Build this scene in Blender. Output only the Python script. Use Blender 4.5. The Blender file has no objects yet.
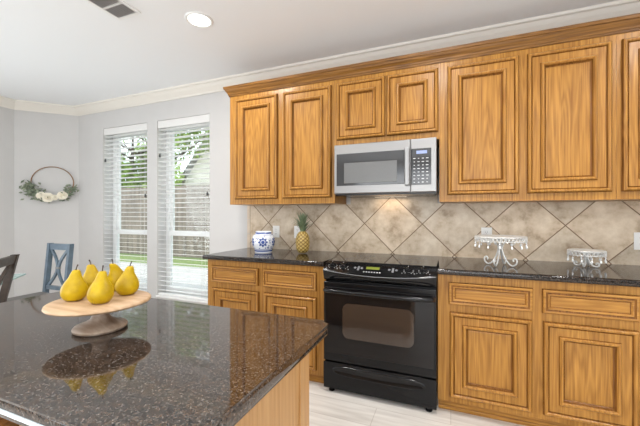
import bpy, bmesh, math, random
from mathutils import Vector, Matrix, Euler
R = math.radians
PI = math.pi
sc = bpy.context.scene
C = sc.collection
random.seed(7)

# ------------------------------------------------------------------ camera
WY = 2.81            # the cabinet wall stands at this Y, camera at X = Y = 0
cam_d = bpy.data.cameras.new('camera'); cam = bpy.data.objects.new('camera', cam_d); C.objects.link(cam)
cam.location = (0, 0, 1.2532)
cam.rotation_euler = (R(90), 0, R(21.89))
cam_d.sensor_width = 36; cam_d.lens = 325.44/640*36
cam_d.shift_y = 1.35/640
cam_d.clip_start = 0.02
sc.camera = cam

# ------------------------------------------------------------------ world, sun, daylight
w = bpy.data.worlds.new('sky'); sc.world = w; w.use_nodes = True
wn = w.node_tree.nodes; wl = w.node_tree.links; wn.clear()
wo = wn.new('ShaderNodeOutputWorld'); wb = wn.new('ShaderNodeBackground')
wb.inputs['Color'].default_value = (0.86, 0.93, 1.0, 1); wb.inputs['Strength'].default_value = 3.0
wl.new(wb.outputs[0], wo.inputs[0])

def light(name, kind, loc, rot, energy, color=(1, 1, 1), **kw):
    d = bpy.data.lights.new(name, kind); d.energy = energy; d.color = color
    for k, v in kw.items(): setattr(d, k, v)
    o = bpy.data.objects.new(name, d); C.objects.link(o); o.location = loc; o.rotation_euler = rot
    return o
XLEFT = -5.04        # the breakfast nook's outer wall
SUN = 3.6
sd = Vector((-.72, .42, -.72))
light('sun', 'SUN', (4, -4, 9), sd.to_track_quat('-Z', 'Y').to_euler(), SUN, (1, .95, .87), angle=R(2))
# added area lamps giving soft fill from unseen openings behind and beside the camera
light('added_fill_back', 'AREA', (-.4, -3.50, 1.45), (R(114), 0, 0), 78, (.975, .985, 1), shape='RECTANGLE', size=3.8, size_y=1.9)
light('added_fill_side', 'AREA', (2.94, -.9, 1.4), (R(105), 0, R(90)), 6, (.975, .985, 1), shape='RECTANGLE', size=2.2, size_y=1.9)

light('daylight_nook_window', 'AREA', (XLEFT+.03, -.55, 1.40), (R(112), 0, R(-90)), 43, (.975, .985, 1), shape='RECTANGLE', size=2.6, size_y=1.8)

sc.view_settings.view_transform = 'Standard'; sc.view_settings.look = 'None'
sc.view_settings.gamma = 1; sc.view_settings.use_curve_mapping = False
sc.view_settings.exposure = -0.12
sc.cycles.max_bounces = 8; sc.cycles.diffuse_bounces = 5; sc.cycles.glossy_bounces = 4
sc.cycles.transparent_max_bounces = 12
sc.cycles.caustics_reflective = False; sc.cycles.caustics_refractive = False
sc.cycles.sample_clamp_indirect = 4

# ------------------------------------------------------------------ materials
def new_mat(name):
    m = bpy.data.materials.new(name); m.use_nodes = True
    nt = m.node_tree
    return m, nt, nt.nodes['Principled BSDF']
def plain(name, col, rough=.5, metal=0, noise=.0, nscale=30, emit=None, estr=0, coat=0, spec=.5, bump=0):
    m, nt, b = new_mat(name)
    b.inputs['Base Color'].default_value = (*col, 1); b.inputs['Roughness'].default_value = rough
    b.inputs['Metallic'].default_value = metal; b.inputs['Specular IOR Level'].default_value = spec
    b.inputs['Coat Weight'].default_value = coat
    if emit: b.inputs['Emission Color'].default_value = (*emit, 1); b.inputs['Emission Strength'].default_value = estr
    if noise or bump:
        tc = nt.nodes.new('ShaderNodeTexCoord'); n = nt.nodes.new('ShaderNodeTexNoise')
        n.inputs['Scale'].default_value = nscale; n.inputs['Detail'].default_value = 4
        nt.links.new(tc.outputs['Object'], n.inputs['Vector'])
        if noise:
            r = nt.nodes.new('ShaderNodeValToRGB')
            r.color_ramp.elements[0].position = .3; r.color_ramp.elements[1].position = .7
            r.color_ramp.elements[0].color = (*[c*(1-noise) for c in col], 1)
            r.color_ramp.elements[1].color = (*[min(1, c*(1+noise)) for c in col], 1)
            nt.links.new(n.outputs['Fac'], r.inputs[0]); nt.links.new(r.outputs[0], b.inputs['Base Color'])
        if bump:
            bp = nt.nodes.new('ShaderNodeBump'); bp.inputs['Strength'].default_value = bump; bp.inputs['Distance'].default_value = .004
            nt.links.new(n.outputs['Fac'], bp.inputs['Height']); nt.links.new(bp.outputs[0], b.inputs['Normal'])
    return m

def math_node(nt, op, a, b=None, c=None):
    n = nt.nodes.new('ShaderNodeMath'); n.operation = op
    for i, v in enumerate((a, b, c)):
        if v is None: continue
        if isinstance(v, (int, float)): n.inputs[i].default_value = v
        else: nt.links.new(v, n.inputs[i])
    return n.outputs[0]
def ramp(nt, fac, stops):
    r = nt.nodes.new('ShaderNodeValToRGB')
    while len(r.color_ramp.elements) < len(stops): r.color_ramp.elements.new(.5)
    for e, (p, c) in zip(r.color_ramp.elements, stops): e.position = p; e.color = (*c, 1)
    nt.links.new(fac, r.inputs[0]); return r.outputs[0]
def mixc(nt, fac, a, b, mode='MIX'):
    n = nt.nodes.new('ShaderNodeMix'); n.data_type = 'RGBA'; n.blend_type = mode
    for s, v in ((n.inputs[0], fac), (n.inputs[6], a), (n.inputs[7], b)):
        if isinstance(v, (int, float)): s.default_value = v
        elif isinstance(v, tuple): s.default_value = (*v, 1)
        else: nt.links.new(v, s)
    return n.outputs[2]

def oak(name, axis, light_c=(.470, .230, .048), dark_c=(.235, .098, .016), rough=.33):
    m, nt, b = new_mat(name); N = nt.nodes; L = nt.links
    tc = N.new('ShaderNodeTexCoord'); oi = N.new('ShaderNodeObjectInfo')
    add = N.new('ShaderNodeVectorMath'); add.operation = 'ADD'
    comb = N.new('ShaderNodeCombineXYZ')
    rnd = math_node(nt, 'MULTIPLY', oi.outputs['Random'], 37.0)
    for i in range(3): L.new(rnd, comb.inputs[i])
    L.new(tc.outputs['Object'], add.inputs[0]); L.new(comb.outputs[0], add.inputs[1])
    def mapped(s):
        mp = N.new('ShaderNodeMapping'); mp.inputs['Scale'].default_value = s
        L.new(add.outputs[0], mp.inputs['Vector']); return mp.outputs[0]
    st = lambda a, t: (t, a, a) if axis == 'X' else ((a, t, a) if axis == 'Y' else (a, a, t))
    n1 = N.new('ShaderNodeTexNoise'); n1.inputs['Scale'].default_value = 1; n1.inputs['Detail'].default_value = 2
    L.new(mapped(st(11, .8)), n1.inputs['Vector'])
    rings = math_node(nt, 'SINE', math_node(nt, 'MULTIPLY', n1.outputs['Fac'], 70.0))
    rings = math_node(nt, 'MULTIPLY_ADD', rings, .5, .5)
    n2 = N.new('ShaderNodeTexNoise'); n2.inputs['Scale'].default_value = 1; n2.inputs['Detail'].default_value = 3
    L.new(mapped(st(120, 4)), n2.inputs['Vector'])
    n3 = N.new('ShaderNodeTexNoise'); n3.inputs['Scale'].default_value = 1
    L.new(mapped(st(3, 1.2)), n3.inputs['Vector'])
    f = math_node(nt, 'MULTIPLY_ADD', rings, .26, math_node(nt, 'MULTIPLY', n2.outputs['Fac'], 1.15))
    f = math_node(nt, 'MULTIPLY_ADD', n3.outputs['Fac'], .28, math_node(nt, 'SUBTRACT', f, .34))
    col = ramp(nt, f, [(.15, light_c), (.85, dark_c)])
    L.new(col, b.inputs['Base Color'])
    b.inputs['Roughness'].default_value = rough; b.inputs['Specular IOR Level'].default_value = .32
    bp = N.new('ShaderNodeBump'); bp.inputs['Strength'].default_value = .15; bp.inputs['Distance'].default_value = .002
    L.new(n2.outputs['Fac'], bp.inputs['Height']); L.new(bp.outputs[0], b.inputs['Normal'])
    return m
M = {}
M['oak_v'] = oak('oak_upright_grain', 'Z'); M['oak_h'] = oak('oak_level_grain', 'X')
M['oak_d'] = oak('oak_moulding_stain_shade', 'Z', (.25, .105, .025), (.11, .042, .009), .25)  # stain plus the shade of the grooves in one darker tone
M['oak_c'] = oak('oak_crown', 'X', (.26, .115, .018), (.10, .038, .006), .32)
M['oak_y'] = oak('oak_island', 'Z', (.50, .295, .125), (.37, .195, .070), .38)

def granite(name='brown_granite', k=1.0, spec=.7):
    m, nt, b = new_mat(name); N = nt.nodes; L = nt.links
    tc = N.new('ShaderNodeTexCoord')
    n0 = N.new('ShaderNodeTexNoise'); n0.inputs['Scale'].default_value = 45; n0.inputs['Detail'].default_value = 3
    L.new(tc.outputs['Object'], n0.inputs['Vector'])
    sc_ = N.new('ShaderNodeVectorMath'); sc_.operation = 'MULTIPLY_ADD'
    L.new(n0.outputs['Color'], sc_.inputs[0]); sc_.inputs[1].default_value = (.007, .007, .007); L.new(tc.outputs['Object'], sc_.inputs[2])
    v = N.new('ShaderNodeTexVoronoi'); v.inputs['Scale'].default_value = 290; L.new(sc_.outputs[0], v.inputs['Vector'])
    sep = N.new('ShaderNodeSeparateColor'); L.new(v.outputs['Color'], sep.inputs[0])
    col = ramp(nt, sep.outputs[0], [(0, (.007, .006, .0055)), (.34, (.012, .009, .008)), (.48, (.050, .034, .025)), (.74, (.078, .056, .043)), (.86, (.022, .016, .013)), (1, (.135, .120, .106))])
    v2 = N.new('ShaderNodeTexVoronoi'); v2.inputs['Scale'].default_value = 125; L.new(sc_.outputs[0], v2.inputs['Vector'])
    sep2 = N.new('ShaderNodeSeparateColor'); L.new(v2.outputs['Color'], sep2.inputs[0])
    g = math_node(nt, 'GREATER_THAN', sep2.outputs[1], .78)
    col = mixc(nt, math_node(nt, 'MULTIPLY', g, .45), col, (.095, .054, .030))
    n4 = N.new('ShaderNodeTexNoise'); n4.inputs['Scale'].default_value = 210; n4.inputs['Detail'].default_value = 2
    L.new(tc.outputs['Object'], n4.inputs['Vector'])
    fl = ramp(nt, n4.outputs['Fac'], [(.60, (0, 0, 0)), (.72, (.17, .15, .135))])
    col = mixc(nt, 1.0, col, fl, 'ADD')
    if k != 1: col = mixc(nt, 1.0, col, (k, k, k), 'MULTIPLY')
    L.new(col, b.inputs['Base Color'])
    b.inputs['Roughness'].default_value = .05 if k > .5 else .09; b.inputs['Specular IOR Level'].default_value = spec
    return m
M['granite'] = granite('brown_granite', .92, .85)
M['granite_w'] = granite('brown_granite_shaded', .42, .4)  # same granite as the island, toned darker for its dimmer lighting

def tile_mat():
    m, nt, b = new_mat('travertine_diamond_tile'); N = nt.nodes; L = nt.links
    tc = N.new('ShaderNodeTexCoord'); sp = N.new('ShaderNodeSeparateXYZ'); L.new(tc.outputs['Object'], sp.inputs[0])
    S = .4865
    a = math_node(nt, 'DIVIDE', math_node(nt, 'ADD', sp.outputs[0], .946), S)
    c = math_node(nt, 'DIVIDE', math_node(nt, 'SUBTRACT', sp.outputs[2], .930), S)
    u = math_node(nt, 'ADD', a, c); v = math_node(nt, 'SUBTRACT', a, c)
    def line(t): # distance to nearest integer
        fr = math_node(nt, 'FRACT', math_node(nt, 'ADD', t, .5)); return math_node(nt, 'ABSOLUTE', math_node(nt, 'SUBTRACT', fr, .5))
    dmin = math_node(nt, 'MINIMUM', line(u), line(v))
    gm = N.new('ShaderNodeMapRange'); gm.inputs[1].default_value = .007; gm.inputs[2].default_value = .012
    gm.inputs[3].default_value = 1; gm.inputs[4].default_value = 0; L.new(dmin, gm.inputs[0])
    cb = N.new('ShaderNodeCombineXYZ'); L.new(math_node(nt, 'FLOOR', u), cb.inputs[0]); L.new(math_node(nt, 'FLOOR', v), cb.inputs[1])
    wn_ = N.new('ShaderNodeTexWhiteNoise'); wn_.noise_dimensions = '2D'; L.new(cb.outputs[0], wn_.inputs['Vector'])
    off = N.new('ShaderNodeVectorMath'); off.operation = 'MULTIPLY_ADD'; L.new(wn_.outputs['Color'], off.inputs[0]); off.inputs[1].default_value = (9, 9, 9); L.new(tc.outputs['Object'], off.inputs[2])
    n = N.new('ShaderNodeTexNoise'); n.inputs['Scale'].default_value = 9; n.inputs['Detail'].default_value = 6; n.inputs['Roughness'].default_value = .62
    L.new(off.outputs[0], n.inputs['Vector'])
    col = ramp(nt, n.outputs['Fac'], [(.31, (.37, .265, .165)), (.46, (.60, .48, .345)), (.68, (.76, .65, .51))])
    tint = ramp(nt, wn_.outputs['Value'], [(0, (.82, .84, .86)), (1, (1, .97, .93))])
    col = mixc(nt, 1.0, col, tint, 'MULTIPLY')
    col = mixc(nt, gm.outputs[0], col, (.17, .095, .045))
    L.new(col, b.inputs['Base Color']); b.inputs['Roughness'].default_value = .42
    bp = N.new('ShaderNodeBump'); bp.inputs['Strength'].default_value = .35; bp.inputs['Distance'].default_value = .003
    h = math_node(nt, 'SUBTRACT', math_node(nt, 'MULTIPLY', n.outputs['Fac'], .25), gm.outputs[0])
    L.new(h, bp.inputs['Height']); L.new(bp.outputs[0], b.inputs['Normal'])
    return m
M['tile'] = tile_mat()

def floor_mat():
    m, nt, b = new_mat('pale_plank_floor'); N = nt.nodes; L = nt.links
    tc = N.new('ShaderNodeTexCoord')
    br = N.new('ShaderNodeTexBrick'); br.inputs['Scale'].default_value = 1; br.inputs['Brick Width'].default_value = 1.2; br.inputs['Row Height'].default_value = .19
    br.inputs['Mortar Size'].default_value = .0025; br.offset = .37
    br.inputs['Color1'].default_value = (.72, .68, .63, 1); br.inputs['Color2'].default_value = (.78, .74, .69, 1); br.inputs['Mortar'].default_value = (.58, .53, .48, 1)
    L.new(tc.outputs['Object'], br.inputs['Vector'])
    mp = N.new('ShaderNodeMapping'); mp.inputs['Scale'].default_value = (1.4, 14, 1); L.new(tc.outputs['Object'], mp.inputs['Vector'])
    n = N.new('ShaderNodeTexNoise'); n.inputs['Scale'].default_value = 2; n.inputs['Detail'].default_value = 5; L.new(mp.outputs[0], n.inputs['Vector'])
    sh = ramp(nt, n.outputs['Fac'], [(.3, (.80, .78, .76)), (.65, (1.05, 1.05, 1.05))])
    L.new(mixc(nt, 1.0, br.outputs['Color'], sh, 'MULTIPLY'), b.inputs['Base Color']); b.inputs['Roughness'].default_value = .38
    return m
M['floor'] = floor_mat()
M['wall'] = plain('warm_white_wall_paint', (.56, .548, .536), .75, noise=.015, nscale=6)
M['ceil'] = plain('white_ceiling_paint', (.86, .87, .885), .85)
M['trim'] = plain('cream_white_trim', (.74, .70, .635), .5)
M['white'] = plain('white_vinyl', (.84, .84, .83), .45)
M['blind'] = plain('white_blind_slat', (.90, .90, .89), .5)
M['val'] = plain('off_white_valance', (.72, .71, .69), .5)
M['cord'] = plain('pale_cord', (.7, .7, .68), .6)
M['tassel'] = plain('dark_tassel', (.05, .05, .05), .5)
M['black'] = plain('black_gloss_enamel', (.007, .007, .0075), .12, spec=.35)
M['black_s'] = plain('black_satin', (.007, .007, .0075), .18, spec=.25)
M['black_glass'] = plain('black_oven_glass', (.008, .007, .007), .05, spec=.35)
M['oven_win'] = plain('smoked_oven_window', (.040, .028, .021), .06, spec=.8)
M['mark'] = plain('pale_printed_mark', (.62, .62, .62), .5)
M['steel'] = plain('brushed_stainless', (.27, .262, .255), .38, metal=1)
M['steel_d'] = plain('polished_steel', (.27, .265, .26), .4, metal=1)
M['mw_glass'] = plain('microwave_dark_glass', (.035, .035, .036), .08, spec=.6)
M['mw_mesh'] = plain('microwave_window_mesh', (.12, .12, .117), .3, noise=.1, nscale=300)
M['disp_g'] = plain('green_display', (.10, .12, .02), .3, emit=(.45, .50, .06), estr=.35)
M['disp_b'] = plain('blue_display', (.10, .12, .2), .3, emit=(.45, .55, .95), estr=.7)
M['white_metal'] = plain('antique_white_metal', (.74, .73, .70), .35, metal=.35, noise=.15, nscale=60)
M['crystal'] = plain('clear_bead', (.85, .86, .86), .05, spec=.9)
M['plate_w'] = None
M['outlet'] = plain('white_switch_plate', (.80, .79, .76), .4)
M['slot'] = plain('dark_socket_slot', (.09, .08, .07), .5)
M['lamp'] = plain('glowing_lamp_lens', (1, 1, 1), .5, emit=(1, .97, .92), estr=5)
M['vent'] = plain('grey_vent_louvre', (.52, .51, .50), .5)
M['vent_d'] = plain('dark_vent_throat', (.16, .15, .15), .7)
M['dark_wood'] = plain('dark_espresso_wood', (.050, .036, .028), .45, noise=.25, nscale=25, spec=.3)
M['blue_sheen'] = plain('chair_painted_window_sheen', (.095, .135, .175), .28, noise=.2, nscale=20, spec=.5)  # blue-grey colour stands for window sheen on the dark chair wood
M['seat'] = plain('grey_seat_fabric', (.18, .17, .16), .8, bump=.3, nscale=200)
M['stem'] = plain('dark_pear_stem', (.05, .028, .015), .7)
M['gold'] = plain('rose_gold_hoop', (.30, .17, .085), .35, metal=.6)
M['leaf'] = plain('eucalyptus_leaf', (.17, .205, .14), .6, noise=.35, nscale=25)
M['leaf2'] = plain('dusty_green_leaf', (.28, .31, .22), .6, noise=.3, nscale=25)
M['rose'] = plain('cream_petal', (.92, .87, .74), .6)
M['pine_leaf'] = plain('pineapple_leaf', (.17, .22, .125), .5, noise=.3, nscale=25)
M['concrete'] = plain('pale_patio_concrete', (.40, .39, .38), .8, noise=.06, nscale=3)
M['grass'] = plain('lawn_grass', (.17, .23, .075), .9, noise=.3, nscale=8)
M['tree1'] = plain('tree_leaf_green', (.33, .46, .11), .6, noise=.4, nscale=2)
M['tree2'] = plain('tree_leaf_dark', (.16, .25, .08), .6, noise=.4, nscale=2)
M['bark'] = plain('grey_bark', (.10, .08, .06), .9, noise=.3, nscale=10)
M['siding'] = plain('cream_siding', (.72, .69, .64), .8)
M['roof'] = plain('grey_shingle', (.22, .21, .20), .9, noise=.2, nscale=8)
def fence_mat():
    m, nt, b = new_mat('weathered_fence_board'); N = nt.nodes; L = nt.links
    tc = N.new('ShaderNodeTexCoord'); mp = N.new('ShaderNodeMapping'); mp.inputs['Scale'].default_value = (9, 9, .8); L.new(tc.outputs['Object'], mp.inputs['Vector'])
    n = N.new('ShaderNodeTexNoise'); n.inputs['Scale'].default_value = 1.0; n.inputs['Detail'].default_value = 5; L.new(mp.outputs[0], n.inputs['Vector'])
    L.new(ramp(nt, n.outputs['Fac'], [(.3, (.12, .10, .08)), (.7, (.27, .225, .185))]), b.inputs['Base Color']); b.inputs['Roughness'].default_value = .9
    return m
M['fence'] = fence_mat()
def pane_mat():
    m = bpy.data.materials.new('window_glass'); m.use_nodes = True; nt = m.node_tree; nt.nodes.clear()
    o = nt.nodes.new('ShaderNodeOutputMaterial'); mx = nt.nodes.new('ShaderNodeMixShader'); t = nt.nodes.new('ShaderNodeBsdfTransparent'); g = nt.nodes.new('ShaderNodeBsdfGlossy')
    g.inputs['Roughness'].default_value = .02; t.inputs['Color'].default_value = (.96, .98, .97, 1)
    lw = nt.nodes.new('ShaderNodeLayerWeight'); lw.inputs['Blend'].default_value = .5
    p4 = nt.nodes.new('ShaderNodeMath'); p4.operation = 'POWER'; p4.inputs[1].default_value = 5; nt.links.new(lw.outputs['Facing'], p4.inputs[0])
    f = nt.nodes.new('ShaderNodeMath'); f.operation = 'MULTIPLY_ADD'; f.inputs[1].default_value = .8; f.inputs[2].default_value = .03; nt.links.new(p4.outputs[0], f.inputs[0])
    nt.links.new(f.outputs[0], mx.inputs[0]); nt.links.new(t.outputs[0], mx.inputs[1]); nt.links.new(g.outputs[0], mx.inputs[2]); nt.links.new(mx.outputs[0], o.inputs[0])
    return m
M['pane'] = pane_mat()
def table_glass():
    m = pane_mat(); m.name = 'green_table_glass'
    for n in m.node_tree.nodes:
        if n.type == 'BSDF_TRANSPARENT': n.inputs['Color'].default_value = (.86, .93, .91, 1)
    return m
M['tglass'] = table_glass()
M['tedge'] = plain('green_glass_edge', (.36, .50, .47), .1)

def wood_disc(name, c1, c2, scale=(5, 60, 60)):
    m, nt, b = new_mat(name); N = nt.nodes; L = nt.links
    tc = N.new('ShaderNodeTexCoord'); mp = N.new('ShaderNodeMapping'); mp.inputs['Scale'].default_value = scale; mp.inputs['Rotation'].default_value = (0, 0, R(20)); L.new(tc.outputs['Object'], mp.inputs['Vector'])
    n = N.new('ShaderNodeTexNoise'); n.inputs['Scale'].default_value = 1; n.inputs['Detail'].default_value = 4; L.new(mp.outputs[0], n.inputs['Vector'])
    L.new(ramp(nt, n.outputs['Fac'], [(.3, c1), (.7, c2)]), b.inputs['Base Color']); b.inputs['Roughness'].default_value = .5
    return m
M['maple'] = wood_disc('light_maple', (.38, .235, .12), (.56, .385, .235))
M['wash'] = wood_disc('washed_grey_brown_wood', (.24, .155, .10), (.46, .36, .28))
def pear_mat():
    m, nt, b = new_mat('yellow_pear_skin'); N = nt.nodes; L = nt.links
    tc = N.new('ShaderNodeTexCoord'); n = N.new('ShaderNodeTexNoise'); n.inputs['Scale'].default_value = 28; n.inputs['Detail'].default_value = 4; L.new(tc.outputs['Object'], n.inputs['Vector'])
    c = ramp(nt, n.outputs['Fac'], [(.3, (.36, .225, .003)), (.55, (.50, .335, .004)), (.8, (.60, .42, .012))])
    v = N.new('ShaderNodeTexVoronoi'); v.inputs['Scale'].default_value = 260; L.new(tc.outputs['Object'], v.inputs['Vector'])
    fk = math_node(nt, 'LESS_THAN', v.outputs['Distance'], .13)
    L.new(mixc(nt, math_node(nt, 'MULTIPLY', fk, .35), c, (.28, .16, .02)), b.inputs['Base Color']); b.inputs['Roughness'].default_value = .42; b.inputs['Specular IOR Level'].default_value = .3
    return m
M['pear'] = pear_mat()
def pine_mat():
    m, nt, b = new_mat('pineapple_skin'); N = nt.nodes; L = nt.links
    at = N.new('ShaderNodeAttribute'); at.attribute_name = 'eye'
    c = ramp(nt, at.outputs['Fac'], [(0, (.055, .032, .008)), (.35, (.24, .14, .025)), (.75, (.50, .34, .085)), (1, (.42, .34, .15))])
    L.new(c, b.inputs['Base Color']); b.inputs['Roughness'].default_value = .45
    return m
M['pine'] = pine_mat()
def jar_mat():
    m, nt, b = new_mat('blue_and_white_glaze'); N = nt.nodes; L = nt.links
    tc = N.new('ShaderNodeTexCoord'); sp = N.new('ShaderNodeSeparateXYZ'); L.new(tc.outputs['Object'], sp.inputs[0])
    ang = math_node(nt, 'ARCTAN2', sp.outputs[1], sp.outputs[0])
    # five large blossoms round the belly
    t = math_node(nt, 'MULTIPLY', math_node(nt, 'ADD', ang, PI/2-.50), 5/(2*PI))
    fr = math_node(nt, 'SUBTRACT', math_node(nt, 'FRACT', math_node(nt, 'ADD', t, .5)), .5)
    du = math_node(nt, 'MULTIPLY', fr, 2*PI*.1/5); dz = math_node(nt, 'SUBTRACT', sp.outputs[2], .095)
    rr = math_node(nt, 'SQRT', math_node(nt, 'ADD', math_node(nt, 'POWER', du, 2.0), math_node(nt, 'POWER', dz, 2.0)))
    th = math_node(nt, 'ARCTAN2', dz, du)
    edge = math_node(nt, 'MULTIPLY_ADD', math_node(nt, 'COSINE', math_node(nt, 'MULTIPLY', th, 8.0)), .007, .037)
    blossom = math_node(nt, 'LESS_THAN', rr, edge)
    ring = math_node(nt, 'LESS_THAN', math_node(nt, 'ABSOLUTE', math_node(nt, 'SUBTRACT', rr, .018)), .003)
    blossom = math_node(nt, 'SUBTRACT', blossom, math_node(nt, 'MULTIPLY', ring, .7))
    v = N.new('ShaderNodeTexVoronoi'); v.inputs['Scale'].default_value = 42; L.new(tc.outputs['Object'], v.inputs['Vector'])
    dots = math_node(nt, 'MULTIPLY', math_node(nt, 'LESS_THAN', v.outputs['Distance'], .34), math_node(nt, 'GREATER_THAN', rr, .050))
    mask = math_node(nt, 'MAXIMUM', blossom, math_node(nt, 'MULTIPLY', dots, .8))
    z = sp.outputs[2]
    def band(z0, z1):
        return math_node(nt, 'MULTIPLY', math_node(nt, 'GREATER_THAN', z, z0), math_node(nt, 'LESS_THAN', z, z1))
    inner = band(.036, .150); mask = math_node(nt, 'MULTIPLY', mask, inner)
    for z0, z1 in ((.166, .180), (.155, .159), (.010, .022), (.028, .032)):
        mask = math_node(nt, 'MAXIMUM', mask, band(z0, z1))
    L.new(mixc(nt, mask, (.78, .80, .83), (.035, .075, .27)), b.inputs['Base Color']); b.inputs['Roughness'].default_value = .12
    return m
M['jar'] = jar_mat()

# ------------------------------------------------------------------ mesh helpers
def link(name, bm, mat, parent=None, loc=(0, 0, 0), rot=(0, 0, 0), smooth=False):
    bmesh.ops.recalc_face_normals(bm, faces=bm.faces[:])
    me = bpy.data.meshes.new(name); bm.to_mesh(me); bm.free()
    if smooth:
        for p in me.polygons: p.use_smooth = True
    for mm in (mat if isinstance(mat, (list, tuple)) else [mat]): me.materials.append(mm)
    o = bpy.data.objects.new(name, me); C.objects.link(o)
    o.location = loc; o.rotation_euler = rot
    if parent: o.parent = parent
    return o
def sharp(o, ang=35):
    me = o.data
    for p in me.polygons: p.use_smooth = True
    bm = bmesh.new(); bm.from_mesh(me)
    for e in bm.edges:
        if len(e.link_faces) == 2 and (e.calc_face_angle(0) > R(ang) or max(len(f.verts) for f in e.link_faces) > 7): e.smooth = False
    bm.to_mesh(me); bm.free()
    return o
def tag(o, label=None, cat=None, group=None, kind=None):
    if label: o['label'] = label
    if cat: o['category'] = cat
    if group: o['group'] = group
    if kind: o['kind'] = kind
    return o
def thing(name, label, cat, loc=(0, 0, 0), rz=0, group=None):
    o = bpy.data.objects.new(name, None); C.objects.link(o); o.empty_display_size = .1
    o.location = loc; o.rotation_euler = (0, 0, rz)
    return tag(o, label, cat, group)
def copy_tree(o, parent=None):
    c = o.copy(); C.objects.link(c)
    if parent: c.parent = parent
    for ch in [x for x in bpy.data.objects if x.parent == o]: copy_tree(ch, c)
    return c
def NB(): return bmesh.new()
def box(bm, x0, x1, y0, y1, z0, z1, bev=0, seg=2):
    vs = [bm.verts.new(p) for p in ((x0, y0, z0), (x1, y0, z0), (x1, y1, z0), (x0, y1, z0), (x0, y0, z1), (x1, y0, z1), (x1, y1, z1), (x0, y1, z1))]
    fs = [bm.faces.new([vs[i] for i in f]) for f in ((0, 3, 2, 1), (4, 5, 6, 7), (0, 1, 5, 4), (1, 2, 6, 5), (2, 3, 7, 6), (3, 0, 4, 7))]
    if bev:
        es = list({e for f in fs for e in f.edges})
        bmesh.ops.bevel(bm, geom=es, offset=bev, segments=seg, profile=.5, affect='EDGES')
    return vs
def boxo(name, mat, parent, b, bev=0, seg=2):
    bm = NB(); box(bm, *b, bev=bev, seg=seg); return link(name, bm, mat, parent)
def lathe(bm, prof, n=32, center=(0, 0), cap=True):
    rings = []
    for r, z in prof:
        if r < 1e-6: rings.append([bm.verts.new((center[0], center[1], z))])
        else: rings.append([bm.verts.new((center[0]+r*math.cos(2*PI*i/n), center[1]+r*math.sin(2*PI*i/n), z)) for i in range(n)])
    for a, b in zip(rings, rings[1:]):
        for i in range(n):
            j = (i+1) % n
            if len(a) == 1 and len(b) == 1: continue
            if len(a) == 1: bm.faces.new((a[0], b[j], b[i]))
            elif len(b) == 1: bm.faces.new((a[i], a[j], b[0]))
            else: bm.faces.new((a[i], a[j], b[j], b[i]))
    if cap:
        for rg in (rings[0], rings[-1]):
            if len(rg) > 2: bm.faces.new(rg)
def tube(bm, pts, r, n=8, closed=False):
    pts = [Vector(p) for p in pts]; N = len(pts); rings = []
    up = None
    for i, p in enumerate(pts):
        if closed: d = pts[(i+1) % N]-pts[i-1]
        else: d = pts[min(i+1, N-1)]-pts[max(i-1, 0)]
        d.normalize()
        if up is None:
            up = Vector((0, 0, 1)) if abs(d.z) < .9 else Vector((1, 0, 0))
        s = d.cross(up)
        if s.length < 1e-5: s = d.orthogonal()
        s.normalize(); up = s.cross(d).normalized()
        rr = r[i] if isinstance(r, (list, tuple)) else r
        rings.append([bm.verts.new(p+s*rr*math.cos(2*PI*k/n)+up*rr*math.sin(2*PI*k/n)) for k in range(n)])
    pairs = list(zip(rings, rings[1:])) + ([(rings[-1], rings[0])] if closed else [])
    for a, b in pairs:
        for k in range(n): bm.faces.new((a[k], a[(k+1) % n], b[(k+1) % n], b[k]))
    if not closed: bm.faces.new(rings[0]); bm.faces.new(rings[-1])
def spline(pts, n=8):
    P = [Vector(p) for p in pts]; P = [P[0]*2-P[1]]+P+[P[-1]*2-P[-2]]; out = []
    for i in range(1, len(P)-2):
        a, b, c, d = P[i-1:i+3]
        for k in range(n):
            t = k/n
            out.append(.5*((2*b)+(c-a)*t+(2*a-5*b+4*c-d)*t*t+(3*b-a-3*c+d)*t**3))
    out.append(P[-2]); return out
def prism(bm, poly, z0, z1, bev=0, seg=3):
    lo = [bm.verts.new((x, y, z0)) for x, y in poly]; hi = [bm.verts.new((x, y, z1)) for x, y in poly]
    n = len(poly); fb = bm.faces.new(lo[::-1]); ft = bm.faces.new(hi)
    for i in range(n): bm.faces.new((lo[i], lo[(i+1) % n], hi[(i+1) % n], hi[i]))
    if bev: bmesh.ops.bevel(bm, geom=list(fb.edges)+list(ft.edges), offset=bev, segments=seg, profile=.5, affect='EDGES')
def sweep(bm, path, prof):
    """mitred moulding: path of (x, y) with the room on its right-hand side; prof of (out, z)"""
    P = [Vector(p) for p in path]; n = len(P); rows = []
    for i in range(n):
        d0 = (P[i]-P[i-1]).normalized() if i > 0 else None
        d1 = (P[i+1]-P[i]).normalized() if i < n-1 else None
        n0 = Vector((d0.y, -d0.x)) if d0 else None; n1 = Vector((d1.y, -d1.x)) if d1 else None
        if n0 is None: m = n1
        elif n1 is None: m = n0
        else: m = (n0+n1)/(1+n0.dot(n1))
        rows.append([bm.verts.new((P[i].x+m.x*o, P[i].y+m.y*o, z)) for o, z in prof])
    k = len(prof)
    for a, b in zip(rows, rows[1:]):
        for j in range(k): bm.faces.new((a[j], a[(j+1) % k], b[(j+1) % k], b[j]))
    bm.faces.new(rows[0]); bm.faces.new(rows[-1])
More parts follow.
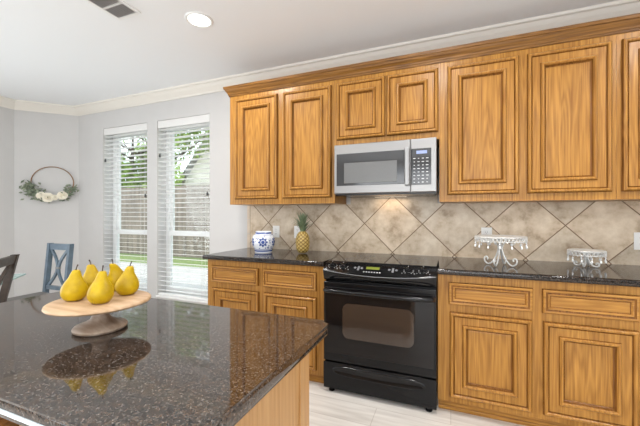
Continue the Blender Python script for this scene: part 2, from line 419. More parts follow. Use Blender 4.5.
def rect_loops(bm, hw, hh, prof, fill=True):
    """nested rectangles in the XZ plane facing -Y; prof of (inset, out)"""
    loops = []
    for ins, out in prof:
        a, b = hw-ins, hh-ins
        loops.append([bm.verts.new(p) for p in ((-a, -out, -b), (a, -out, -b), (a, -out, b), (-a, -out, b))])
    for p, q in zip(loops, loops[1:]):
        for i in range(4): bm.faces.new((p[i], p[(i+1) % 4], q[(i+1) % 4], q[i]))
    if fill: bm.faces.new(loops[-1])

# ------------------------------------------------------------------ room shell
CEIL = 2.66; XL = -5.04; XR = 3.0; YB = -3.6
def struct(name, bm, mat, **k): return tag(link(name, bm, mat, **k), kind='structure')
bm = NB(); box(bm, XL-.3, XR+.2, YB-.2, WY+.2, -.12, 0); struct('floor', bm, M['floor'])
bm = NB(); box(bm, XL-.5, XR+.4, YB-.4, WY+.6, CEIL, CEIL+.2); struct('ceiling', bm, M['ceil'])
WIN = [(-4.10, -3.334), (-3.175, -2.412)]; WZ0, WZ1 = .295, 2.34
bm = NB()
xs = [-4.57, WIN[0][0], WIN[0][1], WIN[1][0], WIN[1][1], XR]
for i in (0, 2, 4): box(bm, xs[i], xs[i+1], WY, WY+.2, 0, CEIL)
for i in (1, 3):
    box(bm, xs[i], xs[i+1], WY, WY+.2, 0, WZ0); box(bm, xs[i], xs[i+1], WY, WY+.2, WZ1, CEIL)
bmesh.ops.remove_doubles(bm, verts=bm.verts, dist=1e-5)
struct('wall_back', bm, M['wall'])
bm = NB(); prism(bm, [(-4.57, WY), (XL, WY-.47), (XL-.2, WY-.47), (-4.57, WY+.2)], 0, CEIL); struct('wall_bay', bm, M['wall'])
bm = NB()
for b in ((XL-.2, XL, YB, -1.9, 0, CEIL), (XL-.2, XL, .8, WY-.47, 0, CEIL), (XL-.2, XL, -1.9, .8, 0, .4), (XL-.2, XL, -1.9, .8, 2.4, CEIL)): box(bm, *b)
struct('wall_left', bm, M['wall'])
bm = NB()
for b in ((XR, XR+.2, YB, -2.1, 0, CEIL), (XR, XR+.2, .3, WY+.2, 0, CEIL), (XR, XR+.2, -2.1, .3, 0, .35), (XR, XR+.2, -2.1, .3, 2.4, CEIL)): box(bm, *b)
struct('wall_right', bm, M['wall'])
bm = NB()
for b in ((XL-.2, -2.4, YB-.2, YB, 0, CEIL), (1.6, XR+.2, YB-.2, YB, 0, CEIL), (-2.4, 1.6, YB-.2, YB, 0, .4), (-2.4, 1.6, YB-.2, YB, 2.45, CEIL)): box(bm, *b)
struct('wall_front', bm, M['wall'])
cr = [(0, CEIL-.105), (.012, CEIL-.105), (.018, CEIL-.088), (.03, CEIL-.075), (.052, CEIL-.05), (.07, CEIL-.024), (.085, CEIL-.018), (.09, CEIL), (0, CEIL)]
room_path = [(XL, YB), (XL, WY-.47), (-4.57, WY), (XR, WY)]
bm = NB(); sweep(bm, room_path, cr); struct('trim_1', bm, M['trim'])
bm = NB(); sweep(bm, [(XL, YB), (XL, WY-.47), (-4.57, WY), (-1.905, WY)], [(0, 0), (.015, 0), (.015, .085), (.008, .1), (0, .1)]); struct('baseboard_back', bm, M['trim'])

# windows: vinyl frame, two sashes with glass, sill
def window(n, x0, x1):
    yo = WY+.13; root = None
    bm = NB()
    f = .045
    box(bm, x0, x0+f, yo, yo+.06, WZ0, WZ1); box(bm, x1-f, x1, yo, yo+.06, WZ0, WZ1)
    box(bm, x0+f, x1-f, yo, yo+.06, WZ0, WZ0+f); box(bm, x0+f, x1-f, yo, yo+.06, WZ1-f, WZ1)
    root = tag(link('window_%d' % n, bm, M['white']), kind='structure')
    zm = 1.03
    for nm, a, b, yy in (('lower_sash', WZ0+f, zm+.02, yo-.01), ('upper_sash', zm-.02, WZ1-f, yo+.025)):
        bm = NB(); s = .035; X0, X1 = x0+f, x1-f
        box(bm, X0, X0+s, yy, yy+.03, a, b); box(bm, X1-s, X1, yy, yy+.03, a, b)
        box(bm, X0+s, X1-s, yy, yy+.03, a, a+s+.01); box(bm, X0+s, X1-s, yy, yy+.03, b-s-.01, b)
        so = link(nm, bm, M['white'], root)
        bm = NB(); box(bm, X0+s, X1-s, yy+.012, yy+.016, a+s+.01, b-s-.01); link('pane', bm, M['pane'], so)
    bm = NB(); box(bm, x0, x1, WY-.02, yo, WZ0-.0, WZ0+.02, .004); link('window_sill', bm, M['white'], root)
window(1, *WIN[0]); window(2, *WIN[1])

# blinds
def blind(x0, x1, label):
    t = thing('window_blind', label, 'blind', ((x0+x1)/2, WY+.035, WZ0+.021), group='white slatted blinds in the back wall windows')
    hw = (x1-x0)/2-.006; H = WZ1-WZ0-.023
    boxo('valance', M['val'], t, (-hw, hw, -.031, -.019, H-.085, H), .003)
    boxo('head_rail', M['white'], t, (-hw, hw, -.018, .03, H-.05, H-.002))
    bm = NB(); n = 36; z0 = .055; z1 = H-.10; tilt = R(-6)
    for i in range(n):
        z = z0+(z1-z0)*i/(n-1)
        mt = Matrix.Translation((0, 0, z)) @ Matrix.Rotation(tilt, 4, 'X')
        vs = box(bm, -hw, hw, -.024, .024, -.0017, .0017)
        for v in vs: v.co = mt @ v.co
    link('slats', bm, M['blind'], t)
    boxo('bottom_rail', M['blind'], t, (-hw, hw, -.024, .024, .001, .022), .003)
    for fx in (-.36, .36):
        for y in (-.0262, .0262):
            bm = NB(); tube(bm, [(fx*2*hw, y, .02), (fx*2*hw, y, H-.06)], .0014, 6); link('ladder_cord', bm, M['cord'], t)
    for x, zb, rr in ((-hw+.035, 1.64, .0), (hw-.025, 1.18, 0)):
        bm = NB(); tube(bm, [(x, -.033, H-.088), (x, -.033, zb)], .0012, 6); c = link('pull_cord', bm, M['cord'], t)
        bm = NB(); lathe(bm, [(.0, .0), (.011, .004), (.012, .02), (.006, .042), (0, .045)], 12, (x, -.033))
        for v in bm.verts: v.co.z += zb-.043
        link('tassel', bm, M['tassel'], c, smooth=True)
    return t
blind(*WIN[0], 'white slatted blind of the narrower looking window, nearer to the wreath wall')
blind(*WIN[1], 'white slatted blind of the window next to the oak wall cabinets')

# ceiling fixtures
def can_light(x, y, label, watts):
    t = thing('recessed_light', label, 'ceiling light', (x, y, CEIL), group='recessed ceiling lights')
    bm = NB(); lathe(bm, [(.074, 0), (.098, 0), (.098, -.004), (.09, -.008), (.078, -.006), (.074, 0)], 40, cap=False); link('trim_ring', bm, M['white'], t, smooth=True)
    bm = NB(); lathe(bm, [(0, -.0005), (.0, -.003), (.077, -.003), (.077, -.0005)], 40, cap=True); link('lens', bm, M['lamp'], t)
    l = light('can_lamp', 'AREA', (0, 0, -.012), (0, 0, 0), watts, (1, .975, .945), shape='DISK', size=.15); l.parent = t
can_light(-1.689, 1.858, 'round glowing recessed light in the white ceiling', 17)
for x, y, l_ in ((-.1, 1.5, 'added unseen recessed light in front of the black range'), (1.45, 1.5, 'added unseen recessed light before the cut-off oak cabinets'), (-1.689, -.3, 'added unseen recessed light behind the island'), (-.1, -.9, 'added unseen recessed light behind the camera'), (1.45, -.9, 'added unseen recessed light in the far room corner')): can_light(x, y, l_, 17)  # unseen cans added for more overhead light

t = thing('ceiling_vent', 'grey louvred air vent set in the white ceiling', 'vent', (-2.11, 1.40, CEIL))
bm = NB(); box(bm, -.09, .09, -.22, .22, -.003, 0); link('throat', bm, M['vent_d'], t)
bm = NB()
for b in ((-.11, -.088, -.24, .24, -.010, 0), (.088, .11, -.24, .24, -.010, 0), (-.088, .088, -.24, -.218, -.010, 0), (-.088, .088, .218, .24, -.010, 0), (-.088, .088, .10, .115, -.010, -.003)): box(bm, *b, bev=.002)
link('frame', bm, M['white'], t)
bm = NB()
for i in range(9):
    y = -.085+.17*i/8
    vs = box(bm, y-.008, y+.008, -.218, .218, -.0012, .0012)
    mt = Matrix.Translation((y, 0, -.0085)) @ Matrix.Rotation(R(25), 4, 'Y') @ Matrix.Translation((-y, 0, 0))
    for v in vs: v.co = mt @ v.co
link('louvres', bm, M['vent'], t)

# ------------------------------------------------------------------ cabinets
DOOR_P = [(0, 0), (0, .013), (.004, .020), (.010, .027), (.017, .026), (.022, .020), (.026, .0125), (.029, .0155), (.034, .0155), (.072, .0145), (.075, .023), (.081, .031), (.088, .030), (.094, .021), (.099, .008), (.104, .003)]
DRAW_P = [(0, 0), (0, .013), (.003, .020), (.009, .0235), (.016, .0215), (.021, .018), (.026, .0205), (.031, .0195), (.036, .013), (.040, .011)]
def front(parent, kind, x0, x1, z0, z1, y):
    """door or drawer front on the face plane y (local), centre-origin mesh, with its inner panel as a sub-part"""
    prof = DOOR_P if kind == 'door' else DRAW_P
    cx, cz, hw, hh = (x0+x1)/2, (z0+z1)/2, (x1-x0)/2, (z1-z0)/2
    bm = NB(); rect_loops(bm, hw, hh, prof, fill=False)
    # groove and edge faces carry darker stain with painted shade, flats plain oak
    dark = {0, 1, 5, 6, 9, 13, 14} if kind == 'door' else {0, 1, 4, 5, 8}
    bm.faces.ensure_lookup_table()
    for i, f in enumerate(bm.faces): f.material_index = 1 if i//4 in dark else 0
    mats = [M['oak_v'], M['oak_d']] if kind == 'door' else [M['oak_h'], M['oak_d']]
    d = link(kind, bm, mats, parent, (cx, y, cz))
    ins, out = prof[-1]
    bm = NB(); rect_loops(bm, hw-ins, hh-ins, [(0, out), (.006, out+.0015)]); link('panel', bm, M['oak_v'] if kind == 'door' else M['oak_h'], d)
    return d
def wall_cabinet(x0, x1, z0, z1, doors, label, z_face=None):
    cx = (x0+x1)/2; D = .32; yf = WY-D
    t = thing('wall_cabinet', label, 'cabinet', (cx, WY, z0), group='oak wall cabinets')
    hw = (x1-x0)/2; H = z1-z0
    bm = NB(); box(bm, -hw, hw, -D+.02, -.0005, 0, H); link('carcass', bm, M['oak_v'], t)
    # face frame: stiles and rails standing 2 cm proud of the carcass
    bm = NB(); lo = min(d[2] for d in doors)-z0+.02; hi = max(d[3] for d in doors)-z0-.02
    xsx = sorted([(d[0]-cx, d[1]-cx) for d in doors])
    box(bm, -hw, hw, -D, -D+.02, 0, lo); box(bm, -hw, hw, -D, -D+.02, hi, H)
    e = -hw
    for a, b in xsx: box(bm, e, a+.02, -D, -D+.02, lo, hi); e = b-.02
    box(bm, e, hw, -D, -D+.02, lo, hi)
    link('face_frame', bm, M['oak_v'], t)
    for d in doors: front(t, 'door', d[0]-cx, d[1]-cx, d[2]-z0, d[3]-z0, -D)
    return t
UT = 2.372
wall_cabinet(-1.90, -.872, 1.343, UT, [(-1.834, -1.394, 1.391, 2.300), (-1.342, -.898, 1.391, 2.300)], 'tall two-door oak wall cabinet at the window end of the row')
wall_cabinet(-.871, -.077, 1.795, UT, [(-.851, -.463, 1.848, 2.304), (-.451, -.084, 1.848, 2.304)], 'short two-door oak wall cabinet directly above the microwave')
wall_cabinet(-.076, .928, 1.343, UT, [(-.023, .417, 1.391, 2.300), (.464, .903, 1.391, 2.300)], 'tall two-door oak wall cabinet beside the microwave on the cake stand side')
wall_cabinet(.929, 1.92, 1.343, UT, [(.952, 1.392, 1.391, 2.300), (1.44, 1.88, 1.391, 2.300)], 'oak wall cabinet cut off by the right edge of the picture')
bm = NB()
sweep(bm, [(-1.90, WY), (-1.90, WY-.32), (1.92, WY-.32)], [(0, 2.340), (.008, 2.340), (.010, 2.352), (.014, 2.356), (.016, 2.366), (.030, 2.386), (.036, 2.400), (.042, 2.402), (.046, 2.422), (.040, 2.426), (0, 2.426)])
tag(link('cabinet_crown', bm, M['oak_c']), 'long dark oak crown moulding along the tops of the wall cabinets', 'moulding')

def base_cabinet(x0, x1, drawers, doors, label):
    cx = (x0+x1)/2; D = .61; hw = (x1-x0)/2
    t = thing('base_cabinet', label, 'cabinet', (cx, WY, 0), group='oak base cabinets along the wall')
    bm = NB(); box(bm, -hw, hw, -D+.02, -.0005, .08, .8765); link('carcass', bm, M['oak_v'], t)
    bm = NB(); box(bm, -hw+.001, hw-.001, -D+.05, -.02, 0, .08); box(bm, -hw+.001, hw-.001, -D+.043, -D+.05, 0, .025, .003); link('toe_kick', bm, M['oak_h'], t)
    bm = NB()
    box(bm, -hw, hw, -D, -D+.02, .08, .135); box(bm, -hw, hw, -D, -D+.02, .625, .708); box(bm, -hw, hw, -D, -D+.02, .81, .8765)
    for lo, hi, lst in ((.135, .625, doors), (.708, .81, drawers)):
        e = -hw
        for a, b in lst: box(bm, e, a-cx+.02, -D, -D+.02, lo, hi); e = b-cx-.02
        box(bm, e, hw, -D, -D+.02, lo, hi)
    link('face_frame', bm, M['oak_v'], t)
    for a, b in drawers: front(t, 'drawer', a-cx, b-cx, .692, .829, -D)
    for a, b in doors: front(t, 'door', a-cx, b-cx, .115, .645, -D)
base_cabinet(-1.906, -.841, [(-1.857, -1.402), (-1.358, -.908)], [(-1.850, -1.398), (-1.350, -.907)], 'oak base cabinet between the window and the black range')
base_cabinet(-.076, .928, [(-.012, .438), (.483, .912)], [(-.006, .434), (.488, .908)], 'oak base cabinet just past the black range, under the cake stands')
base_cabinet(.929, 1.92, [(.96, 1.41), (1.45, 1.89)], [(.96, 1.41), (1.45, 1.89)], 'oak base cabinet cut off by the right edge of the picture')

# granite worktop: one slab with a notch for the range
bm = NB()
prism(bm, [(-1.928, 2.160), (-.8395, 2.160), (-.8395, 2.735), (-.0785, 2.735), (-.0785, 2.160), (1.94, 2.160), (1.94, WY-.0005), (-1.928, WY-.0005)], .877, .914, .012, 3)
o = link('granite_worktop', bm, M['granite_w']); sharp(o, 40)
tag(o, 'long brown granite worktop, shaded darker in colour, along the tiled wall', 'worktop')

# tile backsplash with bullnose end strip
t = thing('tile_backsplash', 'beige stone tile backsplash laid in diamonds behind the range', 'backsplash', (0, WY, 0))
bm = NB(); box(bm, -1.885, 1.94, -.012, -.0008, .9145, 1.3425); box(bm, -.83, -.10, -.012, -.0008, 1.3425, 1.41)
bmesh.ops.remove_doubles(bm, verts=bm.verts, dist=1e-5)
link('tile_field', bm, M['tile'], t)
bm = NB()
for k in range(3): box(bm, -1.924, -1.889, -.013, -.0008, .9145+k*.1435, .9145+(k+1)*.1435-.004, .003)
link('edge_strip', bm, plain('beige_edge_tile', (.60, .49, .37), .45, noise=.12, nscale=14), t)
bm = NB(); box(bm, -1.8895, -1.8845, -.0095, -.0008, .9145, 1.3425); link('grout_line', bm, plain('brown_grout', (.17, .10, .05), .9), t)

# ------------------------------------------------------------------ range
rt = thing('electric_range', 'black slide-in electric range between the oak base cabinets', 'range', (-.459, 2.15, 0))
hw = .377
bm = NB(); box(bm, -hw+.004, hw-.004, .035, .575, .045, .906); link('body', bm, M['black_s'], rt)
# cooktop glass
bm = NB(); box(bm, -hw+.002, hw-.002, .083, .583, .9065, .9165, .003); ct = link('cooktop', bm, M['black_glass'], rt)
for x, y, r in ((-.18, .21, .10), (.19, .21, .075), (-.18, .44, .075), (.19, .44, .10)):
    bm = NB()
    for q in (1, .62): lathe(bm, [(r*q-.002, .9168), (r*q, .9168), (r*q, .9172), (r*q-.002, .9172), (r*q-.002, .9168)], 40, (x, y), cap=False)
    link('burner_ring', bm, plain('grey_burner_print', (.11, .11, .11), .3), ct)
# bowed control panel
def bow(x): return .036*(1-(x/hw)**2)
def lip(x): return -.020*(1-(x/hw)**2)
bm = NB(); secs = []
nx = 24
for i in range(nx+1):
    x = -hw+2*hw*i/nx; b = bow(x)
    dz = lip(x); prof = [(.082, .895), (.082, .9125), (.072, .9150), (-.006-b*.7, .872+dz), (-.011-b, .866+dz), (-.013-b, .860+dz), (-.011-b, .852+dz), (-.004-b*.75, .826+dz*.6), (.004-b*.35, .803), (.014, .791), (.04, .789), (.06, .80)]
    secs.append([bm.verts.new((x, y, z)) for y, z in prof])
for a, b in zip(secs, secs[1:]):
    k = len(a)
    for j in range(k): bm.faces.new((a[j], a[(j+1) % k], b[(j+1) % k], b[j]))
bm.faces.new(secs[0]); bm.faces.new(secs[-1])
cp = sharp(link('control_panel', bm, M['black'], rt), 40)
# chrome-grey bead along the lower edge of the sloped face
bm = NB(); tube(bm, [(-hw+2*hw*i/24, -.0125-bow(-hw+2*hw*i/24), .8635+lip(-hw+2*hw*i/24)) for i in range(25)], .0022, 6); link('edge_bead', bm, plain('grey_edge_bead', (.20, .20, .205), .3), cp, smooth=True)
def on_panel(x, s):
    """point on the sloped face, s = 0 at the back, 1 at the front"""
    y1 = -.006-bow(x)*.7; z1 = .872+lip(x)
    p = Vector((x, .072+(y1-.072)*s, .915+(z1-.915)*s)); a = math.atan2(.915-z1, .072-y1)
    return p, (a, 0, 0)
for x in (-.318, -.236, .205, .298):
    p, r = on_panel(x, .50)
    bm = NB(); lathe(bm, [(0, .0), (.024, .0), (.024, .004), (.019, .006), (.0175, .017), (.015, .019), (0, .019)], 28)
    box(bm, -.0045, .0045, -.017, .017, .018, .028, .002)
    kb = link('knob', bm, M['black'], cp, p, r); sharp(kb, 40)
    bm = NB(); box(bm, -.001, .001, .006, .017, .0278, .0286); link('pointer', bm, M['mark'], kb)
    bm = NB()
    for k in range(11):
        a = R(-140+28*k); rr = .030
        v = box(bm, -.0016, .0016, -.003, .003, .0004, .0012)
        mt = Matrix.Rotation(-a, 4, 'Z') @ Matrix.Translation((0, rr, 0))
        for q in v: q.co = mt @ q.co
    box(bm, -.041, -.037, -.030, -.026, .0004, .0012); box(bm, .036, .042, -.030, -.026, .0004, .0012)
    link('dial_marks', bm, M['mark'], cp, p, r)
p, r = on_panel(-.03, .42); bm = NB(); box(bm, -.045, .045, -.014, .014, -.001, .0022, .001); link('clock_display', bm, M['disp_g'], cp, p, r)
for cxp in (-.128, .105):
    p, r = on_panel(cxp, .5)
    bm = NB()
    for ix in (-1, 0, 1):
        for iy in (-1, 0, 1):
            if abs(ix)+abs(iy) < 2 and (ix or iy) or (ix == 0 and iy == 0):
                lathe(bm, [(0, .0025), (.0085, .0025), (.0085, -.001)], 14, (ix*.023, iy*.017), cap=False)
    link('touch_pads', bm, plain('grey_touch_pad', (.20, .20, .21), .4), cp, p, r)
p, r = on_panel(-.03, .78); bm = NB()
for k in range(7): lathe(bm, [(0, .0022), (.005, .0022), (.005, -.001)], 12, (-.054+.018*k, 0), cap=False)
link('button_row', bm, M['mark'], cp, p, r)
# oven door
dr = boxo('oven_door', M['black_s'], rt, (-hw, hw, 0, .034, .226, .781), .006, 3)
bm = NB()
def rrect(bm, x0, x1, z0, z1, r, y0, y1, n=6):
    pts = []
    for cx, cz, a0 in ((x1-r, z1-r, 0), (x0+r, z1-r, 90), (x0+r, z0+r, 180), (x1-r, z0+r, 270)):
        for k in range(n+1):
            a = R(a0+90*k/n); pts.append((cx+r*math.cos(a), cz+r*math.sin(a)))
    f = [bm.verts.new((x, y0, z)) for x, z in pts]; b = [bm.verts.new((x, y1, z)) for x, z in pts]
    bm.faces.new(f); bm.faces.new(b[::-1])
    for i in range(len(pts)): bm.faces.new((f[i], f[(i+1) % len(pts)], b[(i+1) % len(pts)], b[i]))
box(bm, -hw+.012, hw-.012, -.004, .004, .285, .745, .003); link('door_glass', bm, M['black_glass'], dr)
bm = NB(); rrect(bm, -.236, .242, .398, .640, .045, -.0052, 0); link('oven_window', bm, M['oven_win'], dr)
bm = NB()
hp = spline([(-hw+.02, .0, .722), (-hw+.022, -.028, .726), (-hw+.05, -.046, .727), (-.2, -.058, .727), (0, -.062, .727), (.2, -.058, .727), (hw-.05, -.046, .727), (hw-.022, -.028, .726), (hw-.02, .0, .722)], 6)
tube(bm, hp, .0155, 12); link('handle', bm, M['black'], dr, smooth=True)
# storage drawer with its long finger recess
bm = NB(); rrect(bm, -hw, hw, .034, .216, .006, 0, .034); dw = link('storage_drawer', bm, M['black_s'], rt)
bm = NB()
pts = []
for k in range(40):
    a = 2*PI*k/40; c, s = math.cos(a), math.sin(a)
    pts.append((math.copysign(abs(c)**.5, c), math.copysign(abs(s)**.8, s)))
lo = []
for sc_x, sc_z, y in ((.312, .036, -.0005), (.307, .032, -.006), (.300, .027, -.0065), (.292, .020, -.002)):
    lo.append([bm.verts.new((px*sc_x, y, .165+pz*sc_z)) for px, pz in pts])
for a, b in zip(lo, lo[1:]):
    for i in range(40): bm.faces.new((a[i], a[(i+1) % 40], b[(i+1) % 40], b[i]))
bm.faces.new(lo[-1]); link('finger_grip', bm, M['black'], dw, smooth=True)
for x in (-.33, .33):
    for y in (.04, .50):
        bm = NB(); lathe(bm, [(.020, 0), (.022, .008), (.012, .012), (.010, .048)], 16, (x, y)); link('foot', bm, M['black_s'], rt)

# ------------------------------------------------------------------ microwave
mw = thing('microwave_oven', 'stainless steel over-the-range microwave under the short oak cabinet', 'microwave', (-.4655, WY-.41, 1.398))
hw = .374; H = .392
bm = NB(); box(bm, -hw, hw, .03, .396, .012, H-.001); link('housing', bm, M['black_s'], mw)
bm = NB(); box(bm, -hw, hw, .0, .03, .010, H, .004); link('front_frame', bm, M['steel'], mw)
md = boxo('door', M['steel'], mw, (-hw, .200, -.014, .0, .014, H-.002), .005)
boxo('door_glass', M['mw_glass'], md, (-.355, .158, -.0165, -.006, .074, .318), .002)
boxo('door_window', M['mw_mesh'], md, (-.293, .105, -.0178, -.012, .092, .246), .001)
boxo('handle', M['steel_d'], md, (.162, .196, -.046, -.020, .060, .330), .006, 3)
for z in (.085, .305): boxo('handle_post', M['steel_d'], md, (.172, .186, -.024, -.010, z-.012, z+.012))
cpn = boxo('control_panel', M['steel'], mw, (.202, hw, -.012, .0, .014, H-.002), .004)
boxo('keypad_glass', M['mw_glass'], cpn, (.206, .340, -.0145, -.006, .064, .320), .002)
boxo('display', M['disp_b'], cpn, (.240, .312, -.0155, -.010, .282, .304))
bm = NB()
rr = random.Random(3)
for i in range(4):
    for j in range(8):
        x = .226+i*.029; z = .082+j*.024
        ww = rr.uniform(.004, .009)
        box(bm, x-ww, x+ww, -.0152, -.012, z-.0024, z+.0024)
link('key_legends', bm, M['mark'], cpn)
bm = NB(); box(bm, -hw+.004, hw-.004, .004, .03, .0, .010); box(bm, -hw+.02, hw-.02, .03, .37, .0, .012); link('vent_grille', bm, M['black_s'], mw)
bm = NB(); box(bm, -.13, .13, .315, .355, -.0015, .002); link('work_light_lens', bm, plain('warm_lamp_lens', (.9, .85, .75), .5, emit=(1, .8, .6), estr=.5), mw)
l = light('work_light', 'AREA', (0, .335, -.006), (0, 0, 0), .4, (1, .80, .60), shape='RECTANGLE', size=.26, size_y=.04); l.parent = mw

# ------------------------------------------------------------------ island
bm = NB()
x0, x1, y0, y1 = -1.60, -.356, .338, .972; r = .022; poly = []
for cx, cy, a0 in ((x1-r, y1-r, 0), (x0+r, y1-r, 90), (x0+r, y0+r, 180), (x1-r, y0+r, 270)):
    for k in range(7): a = R(a0+15*k); poly.append((cx+r*math.cos(a), cy+r*math.sin(a)))
prism(bm, poly, .8785, .914, .0155, 5)
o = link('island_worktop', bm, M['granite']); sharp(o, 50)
tag(o, 'speckled brown granite island top holding the pear stand', 'worktop')
es = boxo('edge_strip', plain('painted_edge_highlight', (.62, .69, .72), .25), o, (-1.56, -.40, .3355, .3405, .8865, .8945), .001)  # pale strip standing for a window reflection on the polished edge
tag(es, 'painted window highlight along the near edge')
t = thing('island_cabinet', 'oak kitchen island cabinet under the granite top in the foreground', 'cabinet', (-.97, .64, 0))
bm = NB(); box(bm, -.60, .573, -.27, .215, .09, .878); link('carcass', bm, M['oak_y'], t)
bm = NB(); box(bm, -.58, .56, -.22, .17, 0, .09); link('toe_kick', bm, M['oak_h'], t)
bm = NB(); box(bm, .573, .584, -.27, .215, .0, .878, .001); link('side_panel', bm, M['oak_y'], t)
bm = NB(); box(bm, .535, .590, .213, .224, .0, .878, .002); box(bm, .5835, .590, .165, .2135, .0, .878, .001); link('corner_stile', bm, M['oak_y'], t)
for a, b in ((-.58, -.20), (-.18, .19), (.21, .555)):
    front(t, 'door', a, b, .115, .66, -.27); front(t, 'drawer', a, b, .70, .845, -.27)

# ------------------------------------------------------------------ wooden stand with pears
PX, PY = -.963, .653; PZ = .914
t = thing('wooden_cake_stand', 'round light wood pedestal stand carrying the yellow pears', 'stand', (PX, PY, PZ))
bm = NB(); lathe(bm, [(0, .0725), (.05, .0725), (.122, .0735), (.131, .0765), (.1335, .080), (.132, .0845), (.127, .087), (0, .087)], 64)
sharp(link('plate', bm, M['maple'], t), 45)
bm = NB(); lathe(bm, [(0, 0), (.063, 0), (.069, .004), (.070, .009), (.066, .014), (.046, .021), (.028, .031), (.020, .046), (.022, .061), (.038, .0727), (0, .0727)], 48)
sharp(link('pedestal', bm, M['wash'], t), 45)
def make_pear(x, y, label, s=1.0, lean=0, rz=0):
    t = thing('pear', label, 'pear', (x, y, PZ+.087), rz, group='yellow pears on the wooden stand')
    prof = [(0, .003), (.010, .0005), (.020, .0012), (.029, .007), (.0355, .017), (.0375, .028), (.0360, .038), (.031, .049), (.0245, .059), (.0190, .068), (.0152, .077), (.0125, .0845), (.0085, .090), (.003, .0905), (0, .0890)]
    pr = [Vector((a, b, 0)) for a, b in prof]; sp = spline(pr, 3)
    bm = NB(); lathe(bm, [(max(0, p.x)*s*.93 if 0 < i < len(sp)-1 else 0, p.y*s*1.04) for i, p in enumerate(sp)], 36)
    k = lean
    for v in bm.verts:
        h = max(0, v.co.z-.02); v.co.x += k*h*h*6; a = math.atan2(v.co.y, v.co.x); f = 1+.025*math.sin(2*a+1)+.015*math.sin(3*a); v.co.x *= f; v.co.y *= f
    link('body', bm, M['pear'], t, smooth=True)
    tip = k*6*(.0905*s-.02)**2
    bm = NB(); tube(bm, spline([(tip, 0, .090*s), (tip+.001, 0, .099*s), (tip+.005, .001, .110*s)], 4), [.0022, .0019, .0017, .0016, .0015, .0015, .0016, .0019, .0022], 8)
    link('stem', bm, M['stem'], t, smooth=True)
make_pear(-1.025, .617, 'yellow pear nearest the outer rim, leftmost on the wooden stand', .95, .2, .4)
make_pear(-.925, .627, 'yellow pear standing frontmost on the wooden stand', .95, .3, 2.0)
make_pear(-.946, .725, 'yellow pear at the window end, rightmost on the wooden stand', .94, .3, 1.0)
make_pear(-1.066, .697, 'yellow pear half hidden behind the leftmost and frontmost pears', .97, .2, 3.6)
make_pear(-1.026, .755, 'narrow yellow pear half hidden behind the rightmost pear', .98, .9, 5.0)

# ------------------------------------------------------------------ things on the worktop
t = thing('ginger_jar', 'squat white porcelain jar with blue flowers on the worktop', 'jar', (-1.568, 2.535, .914))
prof = [(0, 0), (.076, 0), (.079, .006), (.079, .022), (.085, .034), (.098, .064), (.103, .095), (.100, .124), (.090, .150), (.077, .164), (.072, .169), (.072, .184), (.069, .187), (.063, .184), (.061, .165), (.070, .14), (0, .13)]
bm = NB(); lathe(bm, prof, 56); o = link('body', bm, M['jar'], t); sharp(o, 50)

t = thing('pineapple', 'small golden pineapple with green crown on the worktop', 'pineapple', (-1.196, 2.572, .914))
bm = NB(); nz, na = 56, 96; rows = []; eye = bm.verts.layers.float.new('eye')
for i in range(nz+1):
    q = i/nz; z = .004+.190*q; rad = .0595*max(.02, (1-abs(2*q-.95)**3.2*.62))**.8*(1 if 0 < i < nz else .3)
    row = []
    for j in range(na):
        a = 2*PI*j/na; u = a/(2*PI)*9
        e = abs(math.sin(PI*(u+q*6)))*abs(math.sin(PI*(u-q*6))); e = e**.6
        rr_ = rad*(1+.085*(e-.6)); v = bm.verts.new((rr_*math.cos(a), rr_*math.sin(a), z)); v[eye] = e; row.append(v)
    rows.append(row)
for a, b in zip(rows, rows[1:]):
    for j in range(na): bm.faces.new((a[j], a[(j+1) % na], b[(j+1) % na], b[j]))
bm.faces.new(rows[0]); bm.faces.new(rows[-1])
link('fruit', bm, M['pine'], t, smooth=True)
bm = NB(); rr = random.Random(11)
for k in range(46):
    a = k*2.4; f = k/46; L_ = .075+.085*(1-abs(f-.6)); out = .095*(1-f)+.018; wd = .0105
    base = Vector((.018*(1-f*.7)*math.cos(a), .018*(1-f*.7)*math.sin(a), .188+.045*f)); side = Vector((-math.sin(a), math.cos(a), 0)); rd = Vector((math.cos(a), math.sin(a), 0))
    prev = None
    for s in range(6):
        u = s/5; c = base+rd*out*u**1.6*1.1+Vector((0, 0, L_*(u-.25*u*u*(1-f)*1.4))); w2 = wd*(1-u)**.7+.0006
        tri = [bm.verts.new(c-side*w2), bm.verts.new(c-rd*.003*(1-u)), bm.verts.new(c+side*w2)]
        if prev: bm.faces.new((prev[0], prev[1], tri[1], tri[0])); bm.faces.new((prev[1], prev[2], tri[2], tri[1]))
        prev = tri
link('crown', bm, M['pine_leaf'], t, smooth=True)

